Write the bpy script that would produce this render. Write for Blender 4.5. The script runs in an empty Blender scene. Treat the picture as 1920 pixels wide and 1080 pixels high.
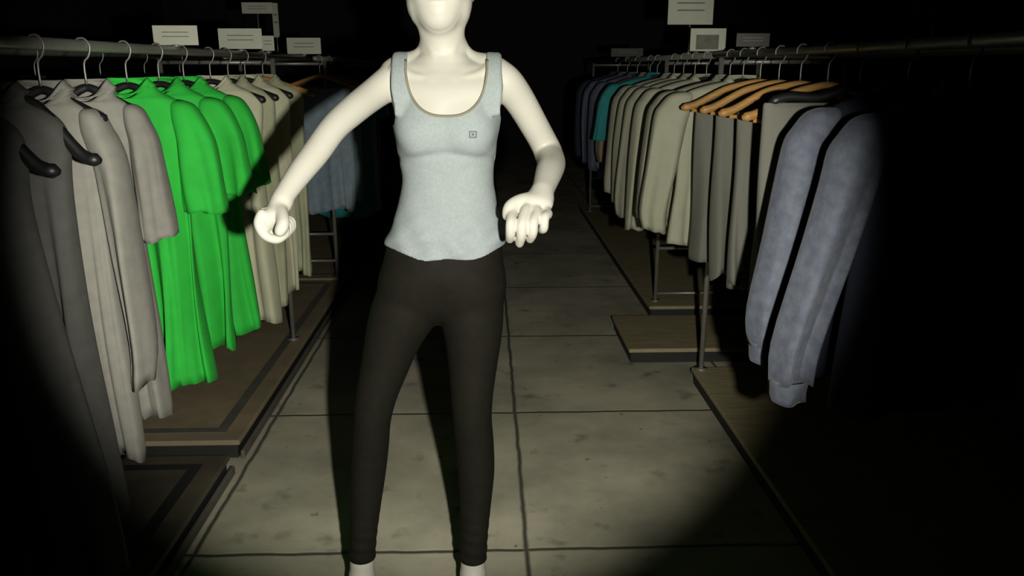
import bpy, math, random
import numpy as np
from mathutils import Vector, Matrix
random.seed(7)
scene = bpy.context.scene
COL = scene.collection

# ------------------------------------------------------------------ helpers
def link(o, parent=None):
    COL.objects.link(o)
    if parent is not None: o.parent = parent
    return o

def obj(name, verts, faces, mat, parent=None, smooth=True, uniq=False):
    me = bpy.data.meshes.new(name)
    me.from_pydata([tuple(v) for v in verts], [], [tuple(f) for f in faces])
    me.validate(); me.update()
    if smooth: me.polygons.foreach_set('use_smooth', [True]*len(me.polygons))
    me.materials.append(mat)
    return link(bpy.data.objects.new(name, me), parent)

def thing(name, label, cat, loc=(0,0,0), group=None, rz=0.0):
    o = link(bpy.data.objects.new(name, None))
    o.empty_display_size = .05
    o.location = loc; o.rotation_euler = (0,0,rz)
    return tag(o, label, cat, group)

def tag(o, label=None, cat=None, group=None, kind=None):
    if label: o['label'] = label
    if cat: o['category'] = cat
    if group: o['group'] = group
    if kind: o['kind'] = kind
    return o

class MB:
    def __init__(s): s.v=[]; s.f=[]
    def add(s, v, f):
        b=len(s.v); s.v+= [tuple(p) for p in v]; s.f+=[tuple(i+b for i in q) for q in f]; return s
    def box(s, x0,x1,y0,y1,z0,z1, bev=0.0):
        if bev<=0:
            v=[(x,y,z) for z in (z0,z1) for y in (y0,y1) for x in (x0,x1)]
            return s.add(v,[(0,2,3,1),(4,5,7,6),(0,1,5,4),(2,6,7,3),(0,4,6,2),(1,3,7,5)])
        b=bev; rings=[]
        for (z,i) in ((z0,b),(z0+b,0),(z1-b,0),(z1,b)):
            X0,X1,Y0,Y1=x0+i,x1-i,y0+i,y1-i
            c=b if i==0 else b*.3
            rings.append([(X0+c,Y0,z),(X1-c,Y0,z),(X1,Y0+c,z),(X1,Y1-c,z),(X1-c,Y1,z),(X0+c,Y1,z),(X0,Y1-c,z),(X0,Y0+c,z)])
        v=[p for r in rings for p in r]; f=[]
        for k in range(3):
            for j in range(8): f.append((k*8+j,k*8+(j+1)%8,(k+1)*8+(j+1)%8,(k+1)*8+j))
        f.append(tuple(range(7,-1,-1))); f.append(tuple(range(24,32)))
        return s.add(v,f)
    def tube(s, pts, rad, seg=12, ref=(0,1,0), cap=True):
        """pts: centreline; rad: one r or list of r / (r_along_ref, r_other)"""
        n=len(pts); P=[Vector(p) for p in pts]; v=[]; f=[]
        for i in range(n):
            t=(P[min(i+1,n-1)]-P[max(i-1,0)]).normalized()
            a=Vector(ref)-t*t.dot(Vector(ref))
            if a.length<1e-4: a=Vector((1,0,0))-t*t.x
            a.normalize(); b=t.cross(a)
            r=rad[i] if isinstance(rad,(list,tuple)) and len(rad)==n and not isinstance(rad,float) else rad
            ra,rb=(r,r) if not isinstance(r,(tuple,list)) else r
            for k in range(seg):
                th=2*math.pi*k/seg
                v.append(P[i]+a*ra*math.cos(th)+b*rb*math.sin(th))
        for i in range(n-1):
            for k in range(seg):
                f.append((i*seg+k,i*seg+(k+1)%seg,(i+1)*seg+(k+1)%seg,(i+1)*seg+k))
        if cap:
            f.append(tuple(range(seg-1,-1,-1))); f.append(tuple(range((n-1)*seg,n*seg)))
        return s.add(v,f)
    def build(s, name, mat, parent=None, smooth=True):
        return obj(name, s.v, s.f, mat, parent, smooth)

def sharp(o, ang=35):
    me=o.data
    try: me.set_sharp_from_angle(angle=math.radians(ang))
    except Exception: pass
    return o

def cat(pts, n=6):
    """Catmull-Rom through rows of numbers"""
    A=[np.array(p,float) for p in pts]; A=[2*A[0]-A[1]]+A+[2*A[-1]-A[-2]]; out=[]
    for i in range(1,len(A)-2):
        for k in range(n):
            t=k/n
            out.append(.5*((2*A[i])+(-A[i-1]+A[i+1])*t+(2*A[i-1]-5*A[i]+4*A[i+1]-A[i+2])*t*t+(-A[i-1]+3*A[i]-3*A[i+1]+A[i+2])*t**3))
    out.append(A[-2]); return out

# ------------------------------------------------------------------ materials
def mat(name, col, rough=.8, var=.0, scale=20, bump=0, bscale=60, metal=0, sheen=0, spec=.5, col2=None, stretch=None):
    m=bpy.data.materials.new(name); m.use_nodes=True; nt=m.node_tree; N=nt.nodes; L=nt.links
    b=N['Principled BSDF']; b.inputs['Roughness'].default_value=rough; b.inputs['Metallic'].default_value=metal
    b.inputs['Specular IOR Level'].default_value=spec
    if sheen: b.inputs['Sheen Weight'].default_value=sheen; b.inputs['Sheen Roughness'].default_value=.4
    b.inputs['Base Color'].default_value=(*col,1)
    tc=N.new('ShaderNodeTexCoord'); src=tc.outputs['Object']
    if stretch:
        mp=N.new('ShaderNodeMapping'); mp.inputs['Scale'].default_value=stretch; L.new(src,mp.inputs[0]); src=mp.outputs[0]
    if var or col2:
        nz=N.new('ShaderNodeTexNoise'); nz.inputs['Scale'].default_value=scale; nz.inputs['Detail'].default_value=5
        L.new(src,nz.inputs['Vector'])
        r=N.new('ShaderNodeValToRGB'); c2=col2 or tuple(c*(1-var) for c in col)
        r.color_ramp.elements[0].position=.35; r.color_ramp.elements[0].color=(*c2,1)
        r.color_ramp.elements[1].position=.65; r.color_ramp.elements[1].color=(*col,1)
        L.new(nz.outputs[0],r.inputs[0]); L.new(r.outputs[0],b.inputs['Base Color'])
    if bump:
        n2=N.new('ShaderNodeTexNoise'); n2.inputs['Scale'].default_value=bscale; n2.inputs['Detail'].default_value=4
        L.new(src,n2.inputs['Vector'])
        bp=N.new('ShaderNodeBump'); bp.inputs['Strength'].default_value=bump; bp.inputs['Distance'].default_value=.003
        L.new(n2.outputs[0],bp.inputs['Height']); L.new(bp.outputs[0],b.inputs['Normal'])
    return m

M={}
M['skin']=mat('mannequin_plaster',(.50,.488,.42),.5,.06,9,spec=.35)
M['tank']=mat('tank_heather',(.285,.325,.325),.9,.10,160,.25,320)
M['piping']=mat('tank_piping',(.20,.19,.12),.85)
M['logo']=mat('tank_logo',(.10,.12,.12),.8)
M['leg']=mat('leggings_knit',(.0105,.0098,.0068),.7,.15,40,.1,300,spec=.10)
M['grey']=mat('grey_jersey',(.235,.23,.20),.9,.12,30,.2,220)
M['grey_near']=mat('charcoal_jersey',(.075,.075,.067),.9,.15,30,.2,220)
M['green']=mat('green_jersey',(.018,.46,.040),.85,.12,14,.2,220)
M['pale']=mat('pale_sage_cotton',(.36,.38,.24),.9,.22,9,.2,200)
M['pale2']=mat('pale_cream_cotton',(.46,.46,.32),.9,.10,12,.2,200)
M['sage']=mat('sage_cotton',(.10,.20,.09),.9,.2,14,.2,200)
M['dgreen']=mat('dark_green_cotton',(.012,.06,.02),.9,.2,14,.2,200)
M['cream']=mat('cream_cotton',(.345,.345,.25),.9,.08,14,.2,200)
M['cream2']=mat('oatmeal_cotton',(.28,.275,.205),.9,.10,14,.2,200)
M['trouser']=mat('grey_flannel',(.135,.135,.11),.9,.12,30,.25,200,stretch=(1,1,.15))
M['bluegrey']=mat('blue_grey_twill',(.24,.31,.36),.9,.15,25,.2,200)
M['teal']=mat('teal_cotton',(.014,.20,.205),.85,.12,20,.2,200)
M['navy']=mat('navy_wool',(.012,.016,.03),.9,.15,20,.2,200)
M['navy2']=mat('slate_navy_cotton',(.07,.085,.13),.9,.15,20,.2,200)
M['fleece']=mat('blue_marl_fleece',(.105,.118,.150),.95,.0,38,.4,130,sheen=.1,col2=(.072,.083,.112))
M['tan']=mat('tan_cotton',(.22,.17,.10),.9,.15,20,.2,200)
M['wood']=mat('hanger_wood',(.40,.215,.06),.5,.25,30,stretch=(.3,4,4))
M['black']=mat('black_plastic',(.008,.008,.009),.45)
M['steel']=mat('rail_steel',(.30,.30,.26),.42,.1,30,metal=.55)
M['chrome']=mat('hook_wire',(.22,.22,.20),.4,metal=.5)
M['card']=mat('card_stock',(.42,.43,.35),.7,.08,20)
M['card_dimmed']=mat('dimmed_card_stock',(.06,.06,.05),.7,.08,20)  # card stock with the dimness of weak light put into its colour
M['ink']=mat('card_print',(.15,.16,.13),.8)
M['photo_print']=mat('card_picture',(.14,.14,.11),.8,.3,25)
M['dark_trim']=mat('dark_rubber',(.012,.012,.011),.7)
M['wall']=mat('dark_wall_paint',(.03,.03,.032),.9,.1,3)
M['ceil']=mat('dark_ceiling_paint',(.02,.02,.02),.95)

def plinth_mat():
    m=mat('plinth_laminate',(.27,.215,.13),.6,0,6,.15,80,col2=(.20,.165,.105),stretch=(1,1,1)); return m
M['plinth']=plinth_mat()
M['plinth_dark']=mat('plinth_dark_laminate',(.085,.072,.048),.6,0,6,.15,80,col2=(.055,.047,.034))  # the plinth laminate in a darker tone, nearest left plinth only
M['board']=mat('plinth_board',(.34,.29,.16),.55,0,7,.1,80,col2=(.26,.22,.125),stretch=(1,6,1))
M['groove']=mat('plinth_inlay',(.10,.095,.075),.7,.2,12)

def floor_mat():
    m=bpy.data.materials.new('concrete_tiles'); m.use_nodes=True; nt=m.node_tree; N=nt.nodes; L=nt.links
    b=N['Principled BSDF']; b.inputs['Roughness'].default_value=.62; b.inputs['Specular IOR Level'].default_value=.35
    g=N.new('ShaderNodeNewGeometry'); sx=N.new('ShaderNodeSeparateXYZ'); L.new(g.outputs['Position'],sx.inputs[0])
    def mth(op,a,c=None,clamp=False):
        n=N.new('ShaderNodeMath'); n.operation=op; n.use_clamp=clamp
        for i,q in enumerate((a,c)):
            if q is None: continue
            if isinstance(q,(int,float)): n.inputs[i].default_value=q
            else: L.new(q,n.inputs[i])
        return n.outputs[0]
    nw=N.new('ShaderNodeTexNoise'); nw.inputs['Scale'].default_value=6; L.new(g.outputs['Position'],nw.inputs['Vector'])
    wob=mth('MULTIPLY',mth('SUBTRACT',nw.outputs[0],.5),.018)
    T=1.066
    def joint(c,off):
        q=mth('ADD',mth('SUBTRACT',c,off),wob)
        fr=mth('FRACT',mth('ADD',mth('DIVIDE',q,T),50.0))
        d=mth('MINIMUM',fr,mth('SUBTRACT',1.0,fr))
        return mth('MULTIPLY',d,T)
    jx=joint(sx.outputs['X'],.121); jy=joint(sx.outputs['Y'],2.265)
    j=mth('MINIMUM',jx,jy)
    line=N.new('ShaderNodeMapRange'); line.inputs['From Min'].default_value=.001; line.inputs['From Max'].default_value=.013
    line.interpolation_type='SMOOTHSTEP'; L.new(j,line.inputs[0])
    n1=N.new('ShaderNodeTexNoise'); n1.inputs['Scale'].default_value=1.6; n1.inputs['Detail'].default_value=7; n1.inputs['Roughness'].default_value=.62
    L.new(g.outputs['Position'],n1.inputs['Vector'])
    r1=N.new('ShaderNodeValToRGB'); r1.color_ramp.elements[0].position=.34; r1.color_ramp.elements[0].color=(.27,.262,.195,1)
    r1.color_ramp.elements[1].position=.62; r1.color_ramp.elements[1].color=(.50,.47,.345,1); L.new(n1.outputs[0],r1.inputs[0])
    # worn smudges and pits
    n2=N.new('ShaderNodeTexNoise'); n2.inputs['Scale'].default_value=7; n2.inputs['Detail'].default_value=4; L.new(g.outputs['Position'],n2.inputs['Vector'])
    r2=N.new('ShaderNodeValToRGB'); r2.color_ramp.elements[0].position=.27; r2.color_ramp.elements[0].color=(.55,.55,.53,1)
    r2.color_ramp.elements[1].position=.40; r2.color_ramp.elements[1].color=(1,1,1,1); L.new(n2.outputs[0],r2.inputs[0])
    n3=N.new('ShaderNodeTexNoise'); n3.inputs['Scale'].default_value=19; n3.inputs['Detail'].default_value=2; L.new(g.outputs['Position'],n3.inputs['Vector'])
    r3=N.new('ShaderNodeValToRGB'); r3.color_ramp.elements[0].position=.22; r3.color_ramp.elements[0].color=(.4,.4,.4,1)
    r3.color_ramp.elements[1].position=.29; r3.color_ramp.elements[1].color=(1,1,1,1); L.new(n3.outputs[0],r3.inputs[0])
    def mul(a,c):
        x=N.new('ShaderNodeMix'); x.data_type='RGBA'; x.blend_type='MULTIPLY'; x.inputs[0].default_value=1
        L.new(a,x.inputs[6]); L.new(c,x.inputs[7]); return x.outputs[2]
    c=mul(mul(r1.outputs[0],r2.outputs[0]),r3.outputs[0])
    x=N.new('ShaderNodeMix'); x.data_type='RGBA'; L.new(line.outputs[0],x.inputs[0]); x.inputs[6].default_value=(.07,.066,.05,1); L.new(c,x.inputs[7])
    L.new(x.outputs[2],b.inputs['Base Color'])
    bp=N.new('ShaderNodeBump'); bp.inputs['Strength'].default_value=.5; bp.inputs['Distance'].default_value=.006
    h=mth('ADD',line.outputs[0],mth('MULTIPLY',n2.outputs[0],.35)); L.new(h,bp.inputs['Height']); L.new(bp.outputs[0],b.inputs['Normal'])
    return m
M['floor']=floor_mat()

# ------------------------------------------------------------------ room
X0,X1,Y0,Y1,ZC=-6.0,6.0,-2.5,16.0,3.4
def structure(name,*b,m):
    o=MB().box(*b).build(name,m,smooth=False); tag(o,kind='structure'); return o
structure('floor',X0,X1,Y0,Y1,-.1,0,m=M['floor'])
structure('ceiling',X0,X1,Y0,Y1,ZC,ZC+.1,m=M['ceil'])
structure('wall_left',X0-.1,X0,Y0,Y1,0,ZC,m=M['wall'])
structure('wall_right',X1,X1+.1,Y0,Y1,0,ZC,m=M['wall'])
structure('wall_back',X0,X1,Y1,Y1+.1,0,ZC,m=M['wall'])
structure('wall_front',X0,X1,Y0-.1,Y0,0,ZC,m=M['wall'])

# ------------------------------------------------------------------ plinths
def plinth(x0,x1,y0,y1,h,label,m='plinth',border=True,group=None,side=1):
    """side=+1: aisle on +X side"""
    t=thing('display_plinth',label,'plinth',((x0+x1)/2,(y0+y1)/2,0),group)
    a,b,c,d=x0-(x0+x1)/2,x1-(x0+x1)/2,y0-(y0+y1)/2,y1-(y0+y1)/2
    MB().box(a+.012,b-.012,c+.012,d-.012,0,h-.02).build('plinth_base',M['dark_trim'],t,False)
    MB().box(a,b,c,d,h-.022,h,.004).build('plinth_top',M[m],t,False)
    if border:
        i=.075; w=.042; e=.0025; mb=MB()
        A,B,C_,D=a+i,b-i,c+i,d-i
        mb.box(A,B,C_,C_+w,h-.001,h+e).box(A,B,D-w,D,h-.001,h+e).box(A,A+w,C_+w,D-w,h-.001,h+e).box(B-w,B,C_+w,D-w,h-.001,h+e)
        mb.build('inlay_strip',M['groove' if m=='plinth' else 'dark_trim'],t,False)
        # stepped skirting bead along the aisle side
        xs=b if side>0 else a
        s=1 if side>0 else -1
        MB().box(min(xs,xs+s*.016),max(xs,xs+s*.016),c,d,0,h*.45,.004).build('skirting_bead',M['groove'],t,False)
    return t
plinth(-2.1,-.985,2.92,5.40,.08,'long brown plinth with dark inlaid border under the green tunics, left of the aisle')
plinth(-2.1,-.985,-.3,2.80,.08,'dark brown plinth with dark inlaid border at the bottom left under the grey tunics','plinth_dark')
plinth(-2.1,-.985,5.46,9.2,.08,'farthest brown plinth on the left, under the blue-grey trousers')
plinth(1.0,2.1,.2,3.66,.08,'long olive-brown plinth whose corner carries the steel post, right of the aisle','board',False,side=-1)
plinth(.74,2.0,3.93,4.52,.08,'short wide plinth board jutting into the aisle behind the steel post','board',False,side=-1)
plinth(1.0,2.1,4.70,8.6,.08,'far dark plinth on the right under the navy and teal clothes','board',False,side=-1)

# ------------------------------------------------------------------ racks
RZ=1.555; RR=.015
def rack(xa,xb,y0,y1,posts,label,zs=(.60,)):
    cx=(xa+xb)/2
    t=thing('clothes_rack',label,'clothes rack',(cx,posts[0],.0825 if xa<0 else .08),'double steel clothes racks along the aisle')
    zb=t.location.z; L_=lambda x,y,z:(x-cx,y-posts[0],z-zb)
    for x in (xa,xb):
        MB().tube([L_(x,y0,RZ),L_(x,y1,RZ)],RR,16,ref=(1,0,0)).build('hanging_rail',M['steel'],t)
        for y in posts:
            MB().tube([L_(x,y,zb),L_(x,y,RZ-.012)],.0125,12,ref=(1,0,0)).build('post',M['steel'],t)
            MB().tube([L_(x,y,zb),L_(x,y,zb+.008)],.03,16,ref=(1,0,0)).build('foot_plate',M['steel'],t)
    for y in posts:
        for z in tuple(zs)+(RZ-.03,):
            MB().tube([L_(xa,y,z),L_(xb,y,z)],.010,10).build('crossbar',M['steel'],t)
    return t
rack(-1.05,-1.60,.3,5.0,(.55,4.14),'long double steel rack holding grey, green and cream tunics left of the aisle')
rack(-1.05,-1.60,5.16,8.2,(5.48,8.0),'far steel rack with blue-grey trousers behind the pale tunics',(.20,.39))
rack(1.04,1.60,.4,3.72,(.6,3.63),'steel rack on the right carrying wooden trouser hangers and blue-sleeved jackets',())
rack(1.06,1.60,3.80,8.3,(4.82,8.1),'steel rack behind the steel post on the right holding cream shirts and navy tops',(.13,.42))
LX=-1.05; RX=1.04; RX2=1.06

# ------------------------------------------------------------------ hangers
def hanger(x,y,label,group,L=.42,m='black',bar=False,rz=0,flat=1.0,drop=.175):
    t=thing('clothes_hanger',label,'hanger',(x,y,RZ),group,rz)
    pts=[(0,0,-.105),(0,0,-.045),(.012,0,-.028),(.019,0,-.010),(.0185,0,.004),(.010,0,.0165),(0,0,.0195),(-.010,0,.0165),(-.0185,0,.004),(-.018,0,-.012)]
    MB().tube([tuple(p) for p in cat(pts,3)],.0027,8).build('hook',M['chrome'],t)
    h=L/2
    arm=[(-h,0,-drop-.004),(-h*.8,0,-drop+.012),(-h*.45,0,-.135),(-h*.15,0,-.112),(0,0,-.106),(h*.15,0,-.112),(h*.45,0,-.135),(h*.8,0,-drop+.012),(h,0,-drop-.004)]
    c=cat(arm,4); n=len(c)
    r=[]
    for i in range(n):
        u=abs(i/(n-1)*2-1); e=(.45 if i in (0,n-1) else 1)
        r.append(((.007+.009*u)*e,(.010+.005*u)*e))
    MB().tube([tuple(p) for p in c],r,12).build('shoulder_bar',M[m],t)
    if bar:
        MB().tube([(-h*.86,0,-drop-.012),(h*.86,0,-drop-.012)],.0065,10,ref=(0,0,1)).build('trouser_bar',M[m],t)
        for s in(-1,1):
            MB().tube([(s*h*.84,0,-drop+.008),(s*h*.84,0,-drop-.018)],.005,8).build('bar_bracket',M[m],t)
    return t

# ------------------------------------------------------------------ garments
def rings(name, prof, m, parent, seed, seg=72, fold=.012, nf=5, cxs=None, hemv=.012, rows=34, x0=0.0, solid=.0035, fstart=.12, dip=0.0):
    """prof rows (z, cx, half_width, half_thick)"""
    rnd=random.Random(seed); P=cat(prof,max(3,rows//(len(prof)-1)))
    ph=[rnd.uniform(0,6.28) for _ in range(6)]; zt=prof[0][0]; zb=prof[-1][0]
    v=[];f=[]
    for i,(z,cx,w,t) in enumerate(P):
        q=(zt-z)/(zt-zb); A=fold*max(0,min(1,(q-fstart)/(1-fstart)))**.8
        for k in range(seg):
            th=2*math.pi*k/seg; c,s=math.cos(th),math.sin(th)
            X=cx+w*(abs(c)**.85)*(1 if c>=0 else -1)
            u=c*nf
            fy=A*(math.sin(u*2.2+ph[0]+q*1.1)+.6*math.sin(u*4.1+ph[1]-q*1.7)+.3*math.sin(u*7.3+ph[2]))
            tt=t*(1+.35*min(1,q*2)*math.sin(th*3+ph[3]+q))
            Yv=tt*(abs(s)**.8)*(1 if s>=0 else -1)+fy*(.8 if s>0 else 1.0)
            X+=A*.5*math.sin(th*2+q*5+ph[4])
            dz=hemv*q*q*(math.sin(th*2+ph[5])+.5*math.sin(th*5+ph[1]))
            if dip and s<0: dz-=dip*max(0,1-(X/(w*1.02))**2)*max(0,1-(zt-z)/.045)
            v.append((X,Yv,z+dz))
    n=len(P)
    for i in range(n-1):
        for k in range(seg): f.append((i*seg+k,i*seg+(k+1)%seg,(i+1)*seg+(k+1)%seg,(i+1)*seg+k))
    o=obj(name,v,f,m,parent)
    md=o.modifiers.new('cloth_thickness','SOLIDIFY'); md.thickness=solid; md.offset=0
    return o

def top_garment(name,label,cat_,x,y,m,seed,group,L=.85,W=.205,sleeve='long',SL=.58,t=.045,rz=0,flare=0,fold=.012,out=0.0,collar=None,sm=None,neck=.062,nf=4,lean=0,sw=1.0,bodycut=1.0):
    g=thing(name,label,cat_,(x,y,RZ),group,rz)
    rnd=random.Random(seed)
    zb=-.10-L
    prof=[(-.098,0,neck,.032),(-.108,0,neck+.012,.036),(-.125,0,W*.55,.038),(-.150,0,W*.82,.040),(-.182,0,W*.985,.042),(-.23,0,W*1.0,.045),(-.34,lean*.2,W*.95*bodycut,t),(-.34-(L-.24)*.35,lean*.5,W*(.94+flare*.3)*bodycut,t*1.1),(-.34-(L-.24)*.7,lean*.8,W*(.97+flare*.7)*bodycut,t*1.2),(zb,lean,W*(1.0+flare)*bodycut,t*1.3)]
    rings('body',prof,M[m],g,seed,fold=fold,nf=nf,rows=60,dip=.045)
    if collar is None: collar=m
    rings('collar',[(-.084,0,neck-.004,.026),(-.094,0,neck+.003,.033),(-.106,0,neck+.015,.039)],M[collar],g,seed+5,seg=40,fold=0,rows=6,hemv=0,dip=.05)
    sm=sm or m
    if sleeve:
        for s in (-1,1):
            if sleeve=='long':
                p=[(-.150,s*W*.86,.008,.010),(-.153,s*W*.875,.024*sw,.024),(-.166,s*W*.92,.038*sw,.038),(-.20,s*(W*.98),.048*sw,.046),(-.23,s*(W+.008),.052*sw,.050),(-.30,s*(W+.022),.050*sw,.052),(-.30-(SL-.15)*.4,s*(W+.030)+out*.4*s,.046*sw,.050),(-.30-(SL-.15)*.8,s*(W+.030+rnd.uniform(-.01,.01))+out*.85*s,.042*sw,.046),(-.15-SL,s*(W+.026)+out*s,.038*sw,.040)]
            else:
                p=[(-.150,s*W*.86,.008,.010),(-.153,s*W*.875,.024*sw,.024),(-.166,s*W*.92,.040*sw,.038),(-.20,s*(W*.98),.052*sw,.046),(-.24,s*(W+.008),.058*sw,.050),(-.29,s*(W+.020*sw),.062*sw,.054),(-.15-SL*.85,s*(W+.030*sw),.070*sw,.056),(-.15-SL,s*(W+.034*sw),.071*sw,.056)]
            rings('sleeve',p,M[sm],g,seed+10+s,seg=40,fold=.007 if sleeve=='long' else .009,nf=2,rows=26,hemv=.006)
            if sleeve=='long' and sm in('fleece',):
                z=-.15-SL
                rings('cuff',[(z+.004,s*(W+.026+out),.038*sw,.040),(z-.02,s*(W+.026+out),.034*sw,.036),(z-.05,s*(W+.026+out),.033*sw,.035)],M['fleece'],g,seed+20+s,seg=32,fold=0,rows=6,hemv=0)
    return g

def trousers(name,label,x,y,m,seed,group,W=.17,L=.62,rz=0,drop=.175):
    g=thing(name,label,'trousers',(x,y,RZ),group,rz)
    z=-.007-drop
    prof=[(z+.006,0,W*.97,.008),(z+.003,0,W,.018),(z-.03,0,W,.030),(z-L*.3,0,W*.99,.042),(z-L*.7,0,W*.98,.052),(z-L,0,W*.97,.056)]
    rings('folded_legs',prof,M[m],g,seed,fold=.018,nf=4,rows=36,hemv=.02,fstart=.02)
    # waistband seen on the front leaf
    return g

def cloth_label(desc,place): return '%s %s'%(desc,place)

GL='tunics and shirts on the long left rack'; GH='hangers on the long left rack'
left=[
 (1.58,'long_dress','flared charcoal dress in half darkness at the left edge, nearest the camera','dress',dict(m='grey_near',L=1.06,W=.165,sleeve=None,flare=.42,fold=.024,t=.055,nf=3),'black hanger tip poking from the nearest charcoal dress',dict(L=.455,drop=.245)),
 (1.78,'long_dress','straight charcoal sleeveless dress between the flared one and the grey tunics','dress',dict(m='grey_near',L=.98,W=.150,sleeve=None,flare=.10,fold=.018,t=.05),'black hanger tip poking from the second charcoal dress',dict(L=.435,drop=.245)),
 (1.985,'tunic','grey long tunic with lowest hem, left of its grey neighbour','tunic',dict(m='grey',L=.96,W=.118,sleeve='long',SL=.70,fold=.018,sw=.62,neck=.055),'black hanger in the grey tunic with the lowest hem',dict(L=.28)),
 (2.21,'tunic','grey long tunic directly left of the bright green ones','tunic',dict(m='grey',L=.95,W=.118,sleeve='short',SL=.36,fold=.018,rz=.12,sw=.58,bodycut=.85,neck=.055),'black hanger in the grey tunic beside the green ones',dict(L=.26)),
 (2.46,'tunic','bright green tunic nearest the grey tunics, lowest green hem','tunic',dict(m='green',L=.94,W=.165,sw=.85,sleeve='short',SL=.33,fold=.030,nf=4,bodycut=.95),'black hanger inside the leftmost bright green tunic',dict(L=.34)),
 (2.70,'tunic','middle one of the three bright green tunics','tunic',dict(m='green',L=.90,W=.175,sleeve='short',SL=.31,fold=.030,nf=4),'black hanger inside the middle bright green tunic',dict(L=.36)),
 (2.92,'tunic','bright green tunic nearest the cream ones, short sleeve sticking out','tunic',dict(m='green',L=.895,W=.180,sw=.8,sleeve='short',SL=.31,fold=.030,nf=4),'black hanger inside the rightmost bright green tunic',dict(L=.37)),
 (3.20,'tunic','pale cream tunic right behind the bright green tunics','tunic',dict(m='pale2',L=.96,W=.185,sleeve=None,fold=.024),'hanger of the pale cream tunic behind the green ones',{}),
 (3.42,'tunic','sage tunic with darker folds under the mannequin fist','tunic',dict(m='pale',L=.96,W=.180,sleeve=None,fold=.024),'hanger of the folded sage tunic under the fist',{}),
 (3.66,'tunic','cream tunic hanging just right of the mannequin fist','tunic',dict(m='pale2',L=.95,W=.182,sleeve=None,fold=.024),'hanger of the cream tunic right of the fist',{}),
 (3.95,'tunic','last pale tunic of the long left rack','tunic',dict(m='pale',L=.95,W=.182,sleeve=None,fold=.024),'brown wooden hanger at the end of the long left rack',dict(m='wood',L=.48)),
]
for i,(y,nm,lb,ct,kw,hl,hk) in enumerate(left):
    rz=kw.pop('rz',random.uniform(-.08,.08))
    top_garment(nm,lb,ct,LX,y,seed=100+i*31,group=GL,rz=rz,**kw)
    hanger(LX,y,hl,GH,rz=rz,**dict(dict(L=.40),**hk))
# second rail behind, muted greens
GB='muted green shirts on the rear left rail'
back=[(3.0,'dgreen','dark green shirt on the rear rail behind the grey tunics'),(3.5,'dgreen','dark green shirt on the rear rail behind the first green tunic'),(3.95,'sage','sage shirt on the rear rail behind the green tunics'),(4.4,'sage','sage shirt at the far end of the rear rail')]
for i,(y,m,lb) in enumerate(back):
    rz=random.uniform(-.1,.1)
    top_garment('shirt',lb,'shirt',-1.60,y,m,300+i*17,GB,L=.75,W=.17,sleeve='short',SL=.25,rz=rz,sw=.7)
    hanger(-1.60,y,'hanger of the '+lb.replace(' on the rear rail',''),GH,rz=rz,L=.34)
# far left rack
GF='clothes on the far left rack'
def far_left():
    for i,(y,lb) in enumerate([(5.30,'blue-grey trousers on a wooden hanger, nearest of the far left rack'),(5.62,'blue-grey trousers on a wooden hanger, second on the far left rack')]):
        trousers('trousers',lb,LX,y,'bluegrey',400+i,GF,W=.19,L=.78)
        hanger(LX,y,('nearest' if i==0 else 'second')+' wooden hanger carrying blue-grey trousers on the far left rack',GH,L=.46,m='wood',bar=True)
    for y,m,lb in [(6.05,'teal','long teal shirt whose hem shows beside the mannequin waist on the far left rack'),(6.35,'bluegrey','blue-grey shirt behind the teal one, far left rack')]:
        top_garment('shirt',lb,'shirt',LX,y,m,int(y*100),GF,L=1.04,W=.21,sleeve='short',SL=.26)
        hanger(LX,y,'hanger of the %s shirt on the far left rack'%('long teal' if m=='teal' else 'last blue-grey'),GH)
far_left()
# right near rack: jackets, trousers, cream shirts
GJ='blue-sleeved jackets on the right rack'; GW='wooden hangers on the right rack'; GT='grey trousers on the right rack'
for i,(y,lb) in enumerate([(2.0,'dark jacket with blue marl sleeves, next to the grey trousers'),(1.74,'dark jacket with blue marl sleeves, nearer and lower of the pair'),]):
    top_garment('jacket',lb,'jacket',RX,y,'navy',500+i*9,GJ,L=.72,W=.235,sleeve='long',SL=.60,sm='fleece',sw=1.12,t=.05,rz=.10,out=(.05,.085)[i])
    hanger(RX,y,('black hanger inside the farther blue-sleeved jacket','black hanger inside the nearer blue-sleeved jacket')[i],'hangers in the blue-sleeved jackets',L=.42,rz=.10)
trousers('trousers','folded grey trousers squeezed between the wooden hangers and the blue sleeves',RX,2.26,'trouser',571,GT,W=.265,L=.62,drop=.15)
hanger(RX,2.26,'black hanger between the wooden hangers and blue sleeves',GW.replace('wooden ',''),L=.50,bar=True,drop=.145)
for i,(y,lb,hl) in enumerate([(2.48,'folded grey trousers under the lowest wooden hanger tip','wooden hanger with the lowest tip, nearest the jackets'),
        (2.70,'folded grey trousers, second from the jackets','wooden hanger second from the jackets'),
        (2.90,'folded grey trousers, third from the jackets','wooden hanger third from the jackets'),
        (3.10,'folded grey trousers beside the front cream shirt','wooden hanger overlapping the front cream shirt')]):
    trousers('trousers',lb,RX,y,'trouser',520+i*3,GT,W=(.185,.20,.215,.235)[i],L=(.60,.60,.60,.575)[i],rz=0,drop=.20)
    hanger(RX,y,hl,GW,L=(.51,.53,.55,.59)[i],m='wood',bar=True,drop=.20)
GS='cream shirts on the right racks'; GHR='hangers of the right rack shirts'
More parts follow.
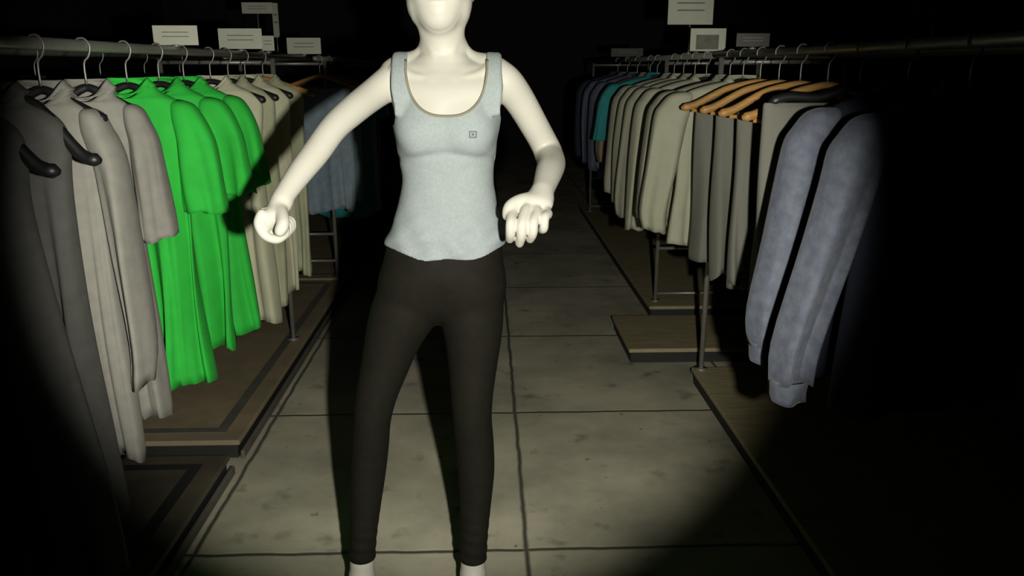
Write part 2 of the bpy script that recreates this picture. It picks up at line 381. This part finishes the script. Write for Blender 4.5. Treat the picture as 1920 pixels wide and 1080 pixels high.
rs=[(3.31,RX,'cream','cream long-sleeved shirt in front, partly behind the wooden hangers','hanger in the front cream shirt'),
    (3.49,RX,'cream2','oatmeal long-sleeved shirt right behind the front cream shirt','hanger in the oatmeal shirt behind the front one'),
    (3.94,RX2,'cream','cream shirt with the lowest pale sleeve, third of the shirts','hanger in the third cream shirt'),
    (4.16,RX2,'cream2','oatmeal shirt, fourth of the pale shirts going back','hanger in the fourth pale shirt'),
    (4.40,RX2,'cream','cream shirt, fifth of the pale shirts going back','hanger in the fifth pale shirt'),
    (4.62,RX2,'cream2','oatmeal shirt, last pale one before the teal top','hanger in the last pale shirt')]
for i,(y,x,m,lb,hl) in enumerate(rs):
    rz=(.05,-.04,.10,-.03,.08,0)[i]
    top_garment('shirt',lb,'shirt',x,y,m,600+i*13,GS,L=.67+.02*(i>1),W=.275,sleeve='long',SL=(.56,.54,.68,.66,.62,.60)[i],rz=rz,t=.05,sw=(1.35,1.1)[i>0],fold=.018,out=.03)
    hanger(x,y,hl,GHR,rz=rz)
for y,m,lb,ct,k in [(5.08,'teal','teal short-sleeved top beside the pale shirts on the right','shirt',dict(L=.55,SL=.34,sleeve='short',out=.0)),(5.30,'tan','tan top left of the teal one','shirt',dict(L=.7,SL=.5)),
        (5.75,'navy2','slate navy top nearest the tan one','shirt',dict(L=.72,SL=.6)),(6.15,'navy2','slate navy top in the middle of the dark far group','shirt',dict(L=.72,SL=.6)),(6.6,'navy','darkest navy top at the far end on the right','shirt',dict(L=.72,SL=.6))]:
    top_garment('shirt',lb,ct,RX2,y,m,int(y*77),'dim clothes at the far right',W=.285 if m=='teal' else .26,**k)
    hanger(RX2,y,'hanger in the '+lb,GHR)

# ------------------------------------------------------------------ signs
def sign(x,y,zc,w,h,label,base,pic=False,group='price cards above the racks',rz=0):
    t=thing('sign_holder',label,'sign',(x,y,base),group,rz)
    zc-=base
    MB().tube([(0,0,0),(0,0,zc-h/2)],.004,8,ref=(1,0,0)).build('stem',M['steel'],t)
    MB().tube([(0,0,-.001),(0,0,.006)],.014,14,ref=(1,0,0)).build('clip',M['steel'],t)
    c=MB().box(-w/2,w/2,-.002,.002,zc-h/2,zc+h/2,.0008).build('card',M['card_dimmed' if 'grey card' in label else 'card'],t,False)
    if pic:
        MB().box(-w*.34,w*.30,-.0032,-.0021,zc-h*.42,zc+h*.22).build('printed_panel',M['photo_print'],c,False)
    else:
        mb=MB()
        for k in range(2): mb.box(-w*.30,w*.30,-.0028,-.0021,zc+h*(.16-.22*k)-h*.025,zc+h*(.16-.22*k)+h*.025)
        mb.build('printed_line',M['ink'],c,False)
    return t
TOP=RZ+RR
for a in [(LX,2.88,1.606,.150,.064,'wide green-tinted card on the left rail above the bright green tunics'),
          (LX,3.63,1.620,.185,.084,'tall pale card in the middle of the left rail'),
          (LX,4.08,1.614,.060,.070,'narrow tag card just right of the tall pale card on the left rail'),
          (LX,4.88,1.622,.195,.090,'pale card at the far end of the long left rail'),
          (-1.60,6.0,1.905,.215,.075,'floating-looking small card on a high stem over the far left rack'),
          (-1.60,6.5,1.850,.045,.250,'tall thin vertical card over the far left rack'),
          (RX2,4.32,1.795,.235,.160,'large pale card on a stem above the cream shirts, cut by the picture top'),
          (RX2,6.2,1.610,.240,.060,'wide grey card, dimness painted in, on the far right rail'),
          (RX,3.22,1.604,.130,.050,'faint grey card, dimness painted in, above the wooden hangers'),
          (1.60,2.95,1.700,.157,.070,'barely lit grey card, dimness painted in, at the upper right over the rear rail')]:
    sign(a[0],a[1],a[2],a[3],a[4],a[5],TOP)
sign(RX2,3.95,1.628,.170,.104,'pale framed card with a dark picture beside the cream shirts',TOP,pic=True)

# ------------------------------------------------------------------ mannequin (smooth-union field -> surface nets)
class Field:
    def __init__(s,lo,hi,h):
        s.lo=np.array(lo,float); s.h=h
        s.n=np.ceil((np.array(hi)-s.lo)/h).astype(int)+1
        s.ax=[(s.lo[i]+h*np.arange(s.n[i])).astype(np.float32) for i in range(3)]
        s.d=np.full(s.n,.2,np.float32)
    def sub(s,lo,hi,m):
        sl=[]
        for i in range(3):
            a=max(0,int((lo[i]-m-s.lo[i])/s.h)); b=min(s.n[i],int((hi[i]+m-s.lo[i])/s.h)+2); sl.append(slice(a,max(a,b)))
        X=s.ax[0][sl[0]][:,None,None]; Y=s.ax[1][sl[1]][None,:,None]; Z=s.ax[2][sl[2]][None,None,:]
        return tuple(sl),X,Y,Z
    def smin(s,sl,d,k):
        a=s.d[sl]
        if k<=0: s.d[sl]=np.minimum(a,d); return
        h=np.maximum(k-np.abs(a-d),0)/k
        s.d[sl]=np.minimum(a,d)-h*h*k*.25
    def cone(s,a,b,ra,rb,k=.01):
        a=np.array(a,float); b=np.array(b,float); r=max(ra,rb)
        sl,X,Y,Z=s.sub(np.minimum(a,b)-r,np.maximum(a,b)+r,k+3*s.h)
        ba=b-a; L=float(ba@ba)+1e-12
        px,py,pz=X-a[0],Y-a[1],Z-a[2]
        t=np.clip((px*ba[0]+py*ba[1]+pz*ba[2])/L,0,1)
        d=np.sqrt((px-t*ba[0])**2+(py-t*ba[1])**2+(pz-t*ba[2])**2)-(ra+(rb-ra)*t)
        s.smin(sl,d.astype(np.float32),k)
    def limb(s,rows,k=.01,n=5):
        P=cat(rows,n)
        first=True
        for p,q in zip(P[:-1],P[1:]):
            s.cone(p[:3],q[:3],p[3],q[3],k if first else .003 if k<.004 else min(k,.006)); first=False
    def ell(s,c,r,k=.02,rot=None):
        c=np.array(c,float); r=np.array(r,float); m=r.max()
        sl,X,Y,Z=s.sub(c-m,c+m,k+3*s.h)
        x,y,z=X-c[0],Y-c[1],Z-c[2]
        if rot is not None:
            R=np.array(Matrix.Rotation(rot[0],3,rot[1]).transposed())
            x,y,z=(R[0,0]*x+R[0,1]*y+R[0,2]*z),(R[1,0]*x+R[1,1]*y+R[1,2]*z),(R[2,0]*x+R[2,1]*y+R[2,2]*z)
        k0=np.sqrt((x/r[0])**2+(y/r[1])**2+(z/r[2])**2); k1=np.sqrt((x/r[0]**2)**2+(y/r[1]**2)**2+(z/r[2]**2)**2)+1e-9
        s.smin(sl,(k0*(k0-1)/k1).astype(np.float32),k)
    def loft(s,rows,k=.02,cap=.0,grow=0):
        P=np.array(cat(rows,8)); P=P[np.argsort(P[:,0])]
        z0,z1=P[0,0],P[-1,0]
        sl,X,Y,Z=s.sub((P[:,1].min()-P[:,3].max(),P[:,2].min()-P[:,4].max(),z0),(P[:,1].max()+P[:,3].max(),P[:,2].max()+P[:,4].max(),z1),k+.03)
        zz=Z.ravel(); g=[np.interp(zz,P[:,0],P[:,j])[None,None,:] for j in (1,2,3,4)]
        x,y=X-g[0],Y-g[1]; A,B=g[2]+grow,g[3]+grow
        k0=(np.abs(x/A)**2.3+np.abs(y/B)**2.3)**(1/2.3); k1=np.sqrt((x/A**2)**2+(y/B**2)**2)+1e-9
        d=k0*(k0-1)/k1
        d=np.where(k0<.3,-np.minimum(A,B)*(1-k0),d)
        dz=np.maximum(z0-Z,Z-z1)
        d=np.maximum(d,dz)
        s.smin(sl,d.astype(np.float32),k)

def nets(F,d=None):
    d=F.d if d is None else d
    ins=d<0; nx,ny,nz=d.shape
    cnt=np.zeros((nx-1,ny-1,nz-1),np.uint8)
    for i in (0,1):
        for j in (0,1):
            for k in (0,1): cnt+=ins[i:nx-1+i,j:ny-1+j,k:nz-1+k]
    C=np.argwhere((cnt>0)&(cnt<8)); 
    idx=-np.ones(cnt.shape,np.int32); idx[tuple(C.T)]=np.arange(len(C))
    acc=np.zeros((len(C),3)); num=np.zeros(len(C))
    corners=[(i,j,k) for i in(0,1) for j in(0,1) for k in(0,1)]
    for a in corners:
        for ax in range(3):
            if a[ax]: continue
            b=list(a); b[ax]=1
            da=d[C[:,0]+a[0],C[:,1]+a[1],C[:,2]+a[2]]; db=d[C[:,0]+b[0],C[:,1]+b[1],C[:,2]+b[2]]
            m=(da<0)!=(db<0); t=np.where(m,da/(da-db+1e-12),0)
            p=np.tile(np.array(a,float),(len(C),1)); p[:,ax]+=t
            acc[m]+=p[m]; num[m]+=1
    V=F.lo+(C+acc/num[:,None])*F.h
    faces=[]
    for ax in range(3):
        sl0=[slice(1,-1)]*3; sl1=[slice(1,-1)]*3
        sl0[ax]=slice(0,-1); sl1[ax]=slice(1,None)
        A=ins[tuple(sl0)]; B=ins[tuple(sl1)]
        E_=np.argwhere(A!=B); 
        if not len(E_): continue
        off=np.array([1,1,1]); off[ax]=0; Eg=E_+off
        fl=A[tuple(E_.T)]
        u,v=[(1,2),(2,0),(0,1)][ax]
        def cell(du,dv):
            q=Eg.copy(); q[:,u]-=du; q[:,v]-=dv; return idx[q[:,0],q[:,1],q[:,2]]
        Q=np.stack([cell(1,1),cell(0,1),cell(0,0),cell(1,0)],1)
        Q[~fl]=Q[~fl][:,::-1]; faces.append(Q)
    return V,np.concatenate(faces)

def netobj(name,V,Fc,m,parent,smooth_it=2):
    me=bpy.data.meshes.new(name)
    # light Laplacian smoothing
    if smooth_it:
        E_=np.concatenate([Fc[:,[0,1]],Fc[:,[1,2]],Fc[:,[2,3]],Fc[:,[3,0]]])
        for _ in range(smooth_it):
            S=np.zeros_like(V); N_=np.zeros(len(V))
            for c in range(3): S[:,c]=np.bincount(E_[:,0],V[E_[:,1],c],len(V))+np.bincount(E_[:,1],V[E_[:,0],c],len(V))
            N_=np.bincount(E_[:,0],minlength=len(V))+np.bincount(E_[:,1],minlength=len(V))
            V=V*.5+.5*S/np.maximum(N_,1)[:,None]
    me.vertices.add(len(V)); me.vertices.foreach_set('co',V.astype(np.float32).ravel())
    me.loops.add(len(Fc)*4); me.loops.foreach_set('vertex_index',Fc.astype(np.int32).ravel())
    me.polygons.add(len(Fc)); me.polygons.foreach_set('loop_start',np.arange(0,len(Fc)*4,4,dtype=np.int32))
    me.polygons.foreach_set('use_smooth',np.ones(len(Fc),bool))
    me.update(); me.validate(); me.materials.append(m)
    return link(bpy.data.objects.new(name,me),parent)

H=.0035
CY=2.0
TORSO=[(1.535,-.100,CY+.015,.050,.050),(1.515,-.100,CY+.012,.072,.056),(1.500,-.098,CY+.010,.105,.064),(1.482,-.095,CY+.006,.132,.072),(1.45,-.093,CY,.138,.086),(1.40,-.094,CY-.004,.128,.094),(1.35,-.096,CY-.004,.121,.094),
 (1.30,-.097,CY,.113,.088),(1.24,-.096,CY,.104,.082),(1.19,-.098,CY,.110,.083),(1.13,-.102,CY+.002,.126,.090),(1.07,-.108,CY+.005,.141,.098),(1.00,-.113,CY+.008,.152,.106),(.96,-.115,CY+.012,.152,.102),(.925,-.115,CY+.014,.138,.088),(.895,-.115,CY+.016,.105,.070),(.872,-.115,CY+.016,.060,.045),(.860,-.115,CY+.016,.018,.015)]
def torso(F,grow=0.0,bust=True):
    F.loft(TORSO,.01,grow=grow)
    if bust:
        for s in (-1,1): F.ell((-.096+s*.052,CY-.070,1.352),(.050+grow,.042+grow,.050+grow),.035)
def legs(F,grow=0.0):
    g=grow
    F.limb([(-.190,CY+.005,.935,.080+g),(-.216,CY,.89,.078+g),(-.243,CY-.004,.83,.068+g),(-.272,CY-.008,.74,.056+g),(-.297,CY-.012,.66,.048+g),(-.312,CY-.010,.59,.044+g),(-.322,CY+.002,.51,.044+g),(-.334,CY+.010,.42,.0425+g),(-.346,CY+.012,.32,.037+g),(-.357,CY+.010,.22,.032+g),(-.364,CY+.010,.15,.032+g),(-.366,CY+.010,.09,.032+g)],.045)
    F.limb([(-.045,CY+.005,.935,.080+g),(-.041,CY,.88,.076+g),(-.038,CY-.004,.82,.068+g),(-.040,CY-.008,.74,.058+g),(-.043,CY-.012,.66,.050+g),(-.043,CY-.010,.59,.046+g),(-.038,CY+.002,.51,.046+g),(-.035,CY+.010,.42,.0445+g),(-.038,CY+.012,.32,.038+g),(-.043,CY+.010,.22,.033+g),(-.047,CY+.010,.15,.033+g),(-.048,CY+.010,.09,.033+g)],.045)

def build_body():
    F=Field((-.60,1.52,-.02),(.29,2.30,1.85),H)
    torso(F); legs(F)
    # neck, head
    F.limb([(-.100,CY+.020,1.49,.050),(-.101,CY+.008,1.545,.0475),(-.104,CY-.005,1.60,.048)],.03)
    F.ell((-.106,CY+.002,1.705),(.077,.096,.103),.03)
    F.ell((-.106,CY-.040,1.648),(.057,.056,.066),.035)
    F.ell((-.106,CY-.072,1.604),(.026,.022,.019),.03)       # chin
    F.ell((-.106,CY-.062,1.635),(.040,.034,.030),.03)       # mouth mound
    F.limb([(-.106,CY-.088,1.700,.0075),(-.106,CY-.100,1.675,.009),(-.106,CY-.109,1.658,.011)],.014)
    for s in (-1,1):
        F.ell((-.106+s*.011,CY-.098,1.653),(.009,.010,.007),.008)
        F.ell((-.106+s*.036,CY-.074,1.672),(.020,.018,.016),.025)   # cheek
        F.ell((-.106+s*.032,CY-.085,1.722),(.022,.010,.006),.018)   # brow
        F.ell((-.106+s*.031,CY-.080,1.703),(.014,.010,.0085),.006)  # eyelid
        F.ell((-.106+s*.079,CY+.006,1.684),(.008,.019,.029),.008)   # ear
        F.ell((-.106+s*.055,CY-.020,1.640),(.016,.030,.030),.03)    # jaw angle
    F.ell((-.106,CY-.097,1.6305),(.021,.008,.0042),.005)     # upper lip
    F.ell((-.106,CY-.095,1.6205),(.018,.009,.0048),.004)     # lower lip
    # collar bones, trapezius
    for s in (-1,1):
        F.limb([(-.098+s*.018,CY-.052,1.470,.008),(-.098+s*.06,CY-.056,1.478,.0075),(-.098+s*.115,CY-.030,1.494,.008)],.02)
        F.limb([(-.100+s*.030,CY+.022,1.555,.018),(-.100+s*.060,CY+.022,1.515,.026),(-.098+s*.125,CY+.012,1.485,.030)],.03)
        F.limb([(-.103+s*.034,CY-.004,1.60,.010),(-.100+s*.020,CY-.028,1.53,.010),(-.099+s*.010,CY-.044,1.475,.008)],.03)
    # arms
    F.limb([(-.195,CY+.006,1.484,.040),(-.226,CY,1.468,.0385),(-.268,1.965,1.438,.034),(-.308,1.915,1.405,.032),(-.345,1.865,1.369,.0295),(-.377,1.81,1.320,.0285),(-.405,1.755,1.279,.025),(-.428,1.705,1.240,.0205),(-.434,1.690,1.222,.021)],.035)
    F.limb([(.010,CY+.008,1.484,.040),(.045,CY+.005,1.468,.0405),(.082,CY+.03,1.425,.037),(.122,CY+.065,1.360,.0345),(.153,CY+.090,1.306,.0335),(.163,CY+.072,1.280,.034),(.164,2.02,1.266,.0335),(.152,1.95,1.252,.031),(.134,1.87,1.226,.025),(.126,1.845,1.214,.025)],.035)
    # left-of-picture fist: palm block, four fingers curled into a ring, thumb over it
    F.ell((-.452,1.672,1.196),(.021,.040,.030),.016,rot=(.35,'Y'))
    for j,y in enumerate((1.640,1.660,1.680,1.699)):
        r=.0098-.0006*abs(j-1)
        F.limb([(-.462,y,1.212,r),(-.470,y,1.190,r),(-.459,y,1.166,r),(-.436,y,1.157,r*.96),(-.418,y,1.168,r*.92),(-.416,y,1.184,r*.88),(-.427,y,1.190,r*.85)],.003)
    F.limb([(-.440,1.688,1.220,.013),(-.425,1.655,1.208,.0115),(-.417,1.630,1.192,.0105),(-.424,1.622,1.176,.0095)],.010)
    # right-of-picture hand: back of the hand to the viewer, fingers folded down
    F.ell((.105,1.815,1.198),(.047,.026,.027),.018)
    F.ell((.122,1.835,1.206),(.030,.022,.020),.018)
    kn=[(.060,1.788,1.184),(.087,1.779,1.186),(.113,1.780,1.184),(.138,1.788,1.182)]
    tips=[(.052,1.778,1.124),(.074,1.775,1.115),(.098,1.777,1.124),(.124,1.786,1.144)]
    for j,((a,b,c),(d,e,f)) in enumerate(zip(kn,tips)):
        r=(.0108,.0112,.0108,.0098)[j]
        F.limb([(a*.5+.052,b+.022,c+.010,r*1.05),(a,b,c,r*1.10),((a+d)/2-.002,min(b,e)-.024,(c+f)/2+.013,r*1.02),((a+d)/2-.003,min(b,e)-.022,(c+f)/2-.010,r*.98),(d,e,f,r*.86)],.003)
    F.limb([(.092,1.820,1.208,.014),(.070,1.805,1.206,.0125),(.052,1.792,1.196,.0112),(.046,1.784,1.176,.0098)],.008)
    # feet
    for fx,dx in ((-.368,-.018),(-.048,.010)):
        F.limb([(fx,CY+.018,.085,.033),(fx,CY+.030,.045,.031),(fx,CY+.034,.028,.027)],.02)
        F.limb([(fx,CY-.005,.085,.030),(fx+dx*.4,CY-.045,.055,.030),(fx+dx*.8,CY-.095,.030,.027),(fx+dx,CY-.130,.020,.019)],.02)
        F.ell((fx+dx*.7,CY-.085,.022),(.040,.050,.022),.015)
        for q in range(5):
            sd=1 if fx<-.2 else -1
            F.limb([(fx+dx+sd*(.030-.0155*q),CY-.120+.006*q,.016,.0105-.0008*q),(fx+dx+sd*(.031-.0160*q),CY-.152+.009*q,.011,.010-.0010*q)],.004)
    # flat soles
    Z=F.ax[2][None,None,:]; F.d=np.maximum(F.d,-(Z-.001)).astype(np.float32)
    return nets(F)

mann=thing('mannequin','pale bald mannequin with fists in grey tank top and black leggings, standing mid-aisle','mannequin',(0,0,0))
V,Fc=build_body()
body=netobj('body',V,Fc,M['skin'],mann,2)

def build_tank():
    F=Field((-.32,1.84,1.0),(.13,2.16,1.56),.0028)
    torso(F,.007)
    # shoulders so the straps follow the deltoid/trapezius
    for s in (-1,1):
        F.limb([(-.100+s*.030,CY+.022,1.555,.018+.005),(-.100+s*.060,CY+.022,1.515,.026+.005),(-.098+s*.125,CY+.012,1.485,.030+.005)],.03)
        F.limb([(-.098+s*.018,CY-.052,1.470,.012),(-.098+s*.06,CY-.056,1.478,.0125),(-.098+s*.115,CY-.030,1.494,.013)],.02)
    for sx in (-.212,-.203,-.194,-.185,.003,.012,.021,.030):
        F.limb([(sx,CY-.080,1.40,.008),(sx,CY-.072,1.45,.008),(sx,CY-.055,1.490,.008),(sx,CY-.026,1.518,.008),(sx,CY+.008,1.526,.008),(sx,CY+.045,1.508,.008),(sx,CY+.074,1.45,.008)],.008)
    # looser lower half, pushed out over the hips
    F.loft([(1.36,-.097,CY-.002,.118,.098),(1.30,-.097,CY,.115,.095),(1.24,-.094,CY,.110,.092),(1.19,-.095,CY,.115,.094),(1.13,-.096,CY+.002,.131,.102),(1.08,-.097,CY+.005,.147,.112),(1.04,-.096,CY+.006,.153,.117),(1.00,-.096,CY+.006,.155,.119)],.012)
    X=F.ax[0][:,None,None]; Y=F.ax[1][None,:,None]; Z=F.ax[2][None,None,:]
    wz=np.clip((1.17-Z)/.08,0,1)+.25
    wr=(.0026*np.sin(Z*70+2.2*np.sin(X*19+1)+X*14)+.0018*np.sin(Z*120-X*60+1.3)*np.sin(X*31+.4)+.0012*np.sin(X*95+Z*40))*wz
    crease=.004*np.exp(-((Z-1.292-.012*np.cos((X+.096)*18))/.010)**2)*(Y<CY)
    d=F.d+wr.astype(np.float32)+crease.astype(np.float32)
    # neckline U, front and back
    ux=(X+.091)/.094
    front=(Y<CY+.01)
    nb=np.where(front,1.395,1.43)
    zz=(1.53-Z)/(1.53-nb)
    nk=1-((np.abs(ux)**2.6+np.maximum(zz,0)**2.6)**(1/2.6)); nk=nk*.09
    d=np.maximum(d,nk)
    # armholes
    for s,c0 in ((-1,-.221),(1,.043)):
        lim=(X-c0)*s+.009*np.exp(-((Z-1.405)/.035)**2)
        q=np.minimum(lim,(Z-1.368)+.0*X)
        d=np.maximum(d,q)
    hem=1.048+.020*((X+.10)/.15)**2+.003*np.sin(X*50)
    d=np.maximum(d,hem-Z)
    F.d=d.astype(np.float32)
    return nets(F)
V,Fc=build_tank(); tank=netobj('tank_top',V,Fc,M['tank'],mann,2)

def build_leggings():
    F=Field((-.44,1.82,.12),(.07,2.17,1.10),.0032)
    torso(F,.004,False); legs(F,.0045)
    Z=F.ax[2][None,None,:]; X=F.ax[0][:,None,None]
    d=np.maximum(F.d,Z-1.07)
    ank=np.where(X<-.2,.150,.140)
    wz=np.clip((.34-Z)/.2,0,1)
    d=d+(.0016*np.sin(Z*170+X*30)*wz)
    d=np.maximum(d,ank-Z)
    F.d=d.astype(np.float32); return nets(F)
V,Fc=build_leggings(); lg=netobj('leggings',V,Fc,M['leg'],mann,9)

# neckline and armhole piping, projected on the tank surface; small chest emblem
from mathutils.bvhtree import BVHTree
def bvh(o): return BVHTree.FromPolygons([v.co.copy() for v in o.data.vertices],[tuple(p.vertices) for p in o.data.polygons])
bt=bvh(tank)
def proj(x,z,off=.0):
    h=bt.ray_cast(Vector((x,1.5,z)),Vector((0,1,0)))
    return (x,(h[0].y if h[0] else CY-.09)-off,z)
pts=[]
for i in range(41):
    a=math.pi*i/40; c,s=math.cos(a),math.sin(a)
    x=-.091-.0965*abs(c)**(2/2.6)*(1 if c>=0 else -1); z=1.53-.1385*abs(s)**(2/2.6)
    if z<1.508: pts.append(proj(x,z,.0))
for zz in (1.510,1.518):
    for side in (0,1):
        p0=pts[0] if side==0 else pts[-1]
        q=(p0[0],p0[1]+(zz-p0[2])*.9,zz)
        pts=[q]+pts if side==0 else pts+[q]
MB().tube(pts,.0028,8,ref=(0,1,0)).build('neck_piping',M['piping'],tank)
mb=MB()
ex,ez=-.030,1.351
for (a,b,c,d_) in ((-.009,.009,.005,.008),(-.009,.009,-.008,-.005),(-.009,-.006,-.005,.005),(.006,.009,-.005,.005),(-.003,.003,-.003,.003)):
    q=[proj(ex+a,ez+c,.0012),proj(ex+b,ez+c,.0012),proj(ex+b,ez+d_,.0012),proj(ex+a,ez+d_,.0012)]
    r=[(p[0],p[1]+.004,p[2]) for p in q]
    mb.add(q+r,[(0,1,2,3),(7,6,5,4),(0,4,5,1),(1,5,6,2),(2,6,7,3),(3,7,4,0)])
mb.build('chest_emblem',M['logo'],tank,False)

# ------------------------------------------------------------------ light: one hand torch held beside the viewer
def aim(o,target):
    o.rotation_euler=(Vector(target)-o.location).to_track_quat('-Z','Y').to_euler()
ld=bpy.data.lights.new('flashlight','SPOT'); ld.energy=290; ld.color=(1.0,.97,.865)
ld.spot_size=math.radians(57.5); ld.spot_blend=.40; ld.shadow_soft_size=.018
lo=link(bpy.data.objects.new('flashlight',ld)); lo.location=(.17,0,1.46); aim(lo,(-.065,2.0,1.14))

w=bpy.data.worlds.new('night'); scene.world=w; w.use_nodes=True
w.node_tree.nodes['Background'].inputs[0].default_value=(.5,.55,.6,1); w.node_tree.nodes['Background'].inputs[1].default_value=0.0

# ------------------------------------------------------------------ camera
cd=bpy.data.cameras.new('camera'); cam=link(bpy.data.objects.new('camera',cd)); scene.camera=cam
cd.sensor_width=36; cd.lens=36*1500/1920; cd.clip_start=.05
cam.location=(0,0,1.5); p=math.atan(413/1500); a=math.atan(50*math.cos(p)/1500)
cam.rotation_euler=(math.pi/2-p,0,-a)
vs=scene.view_settings; vs.view_transform='Standard'; vs.look='None'; vs.exposure=0; vs.gamma=1; vs.use_curve_mapping=False
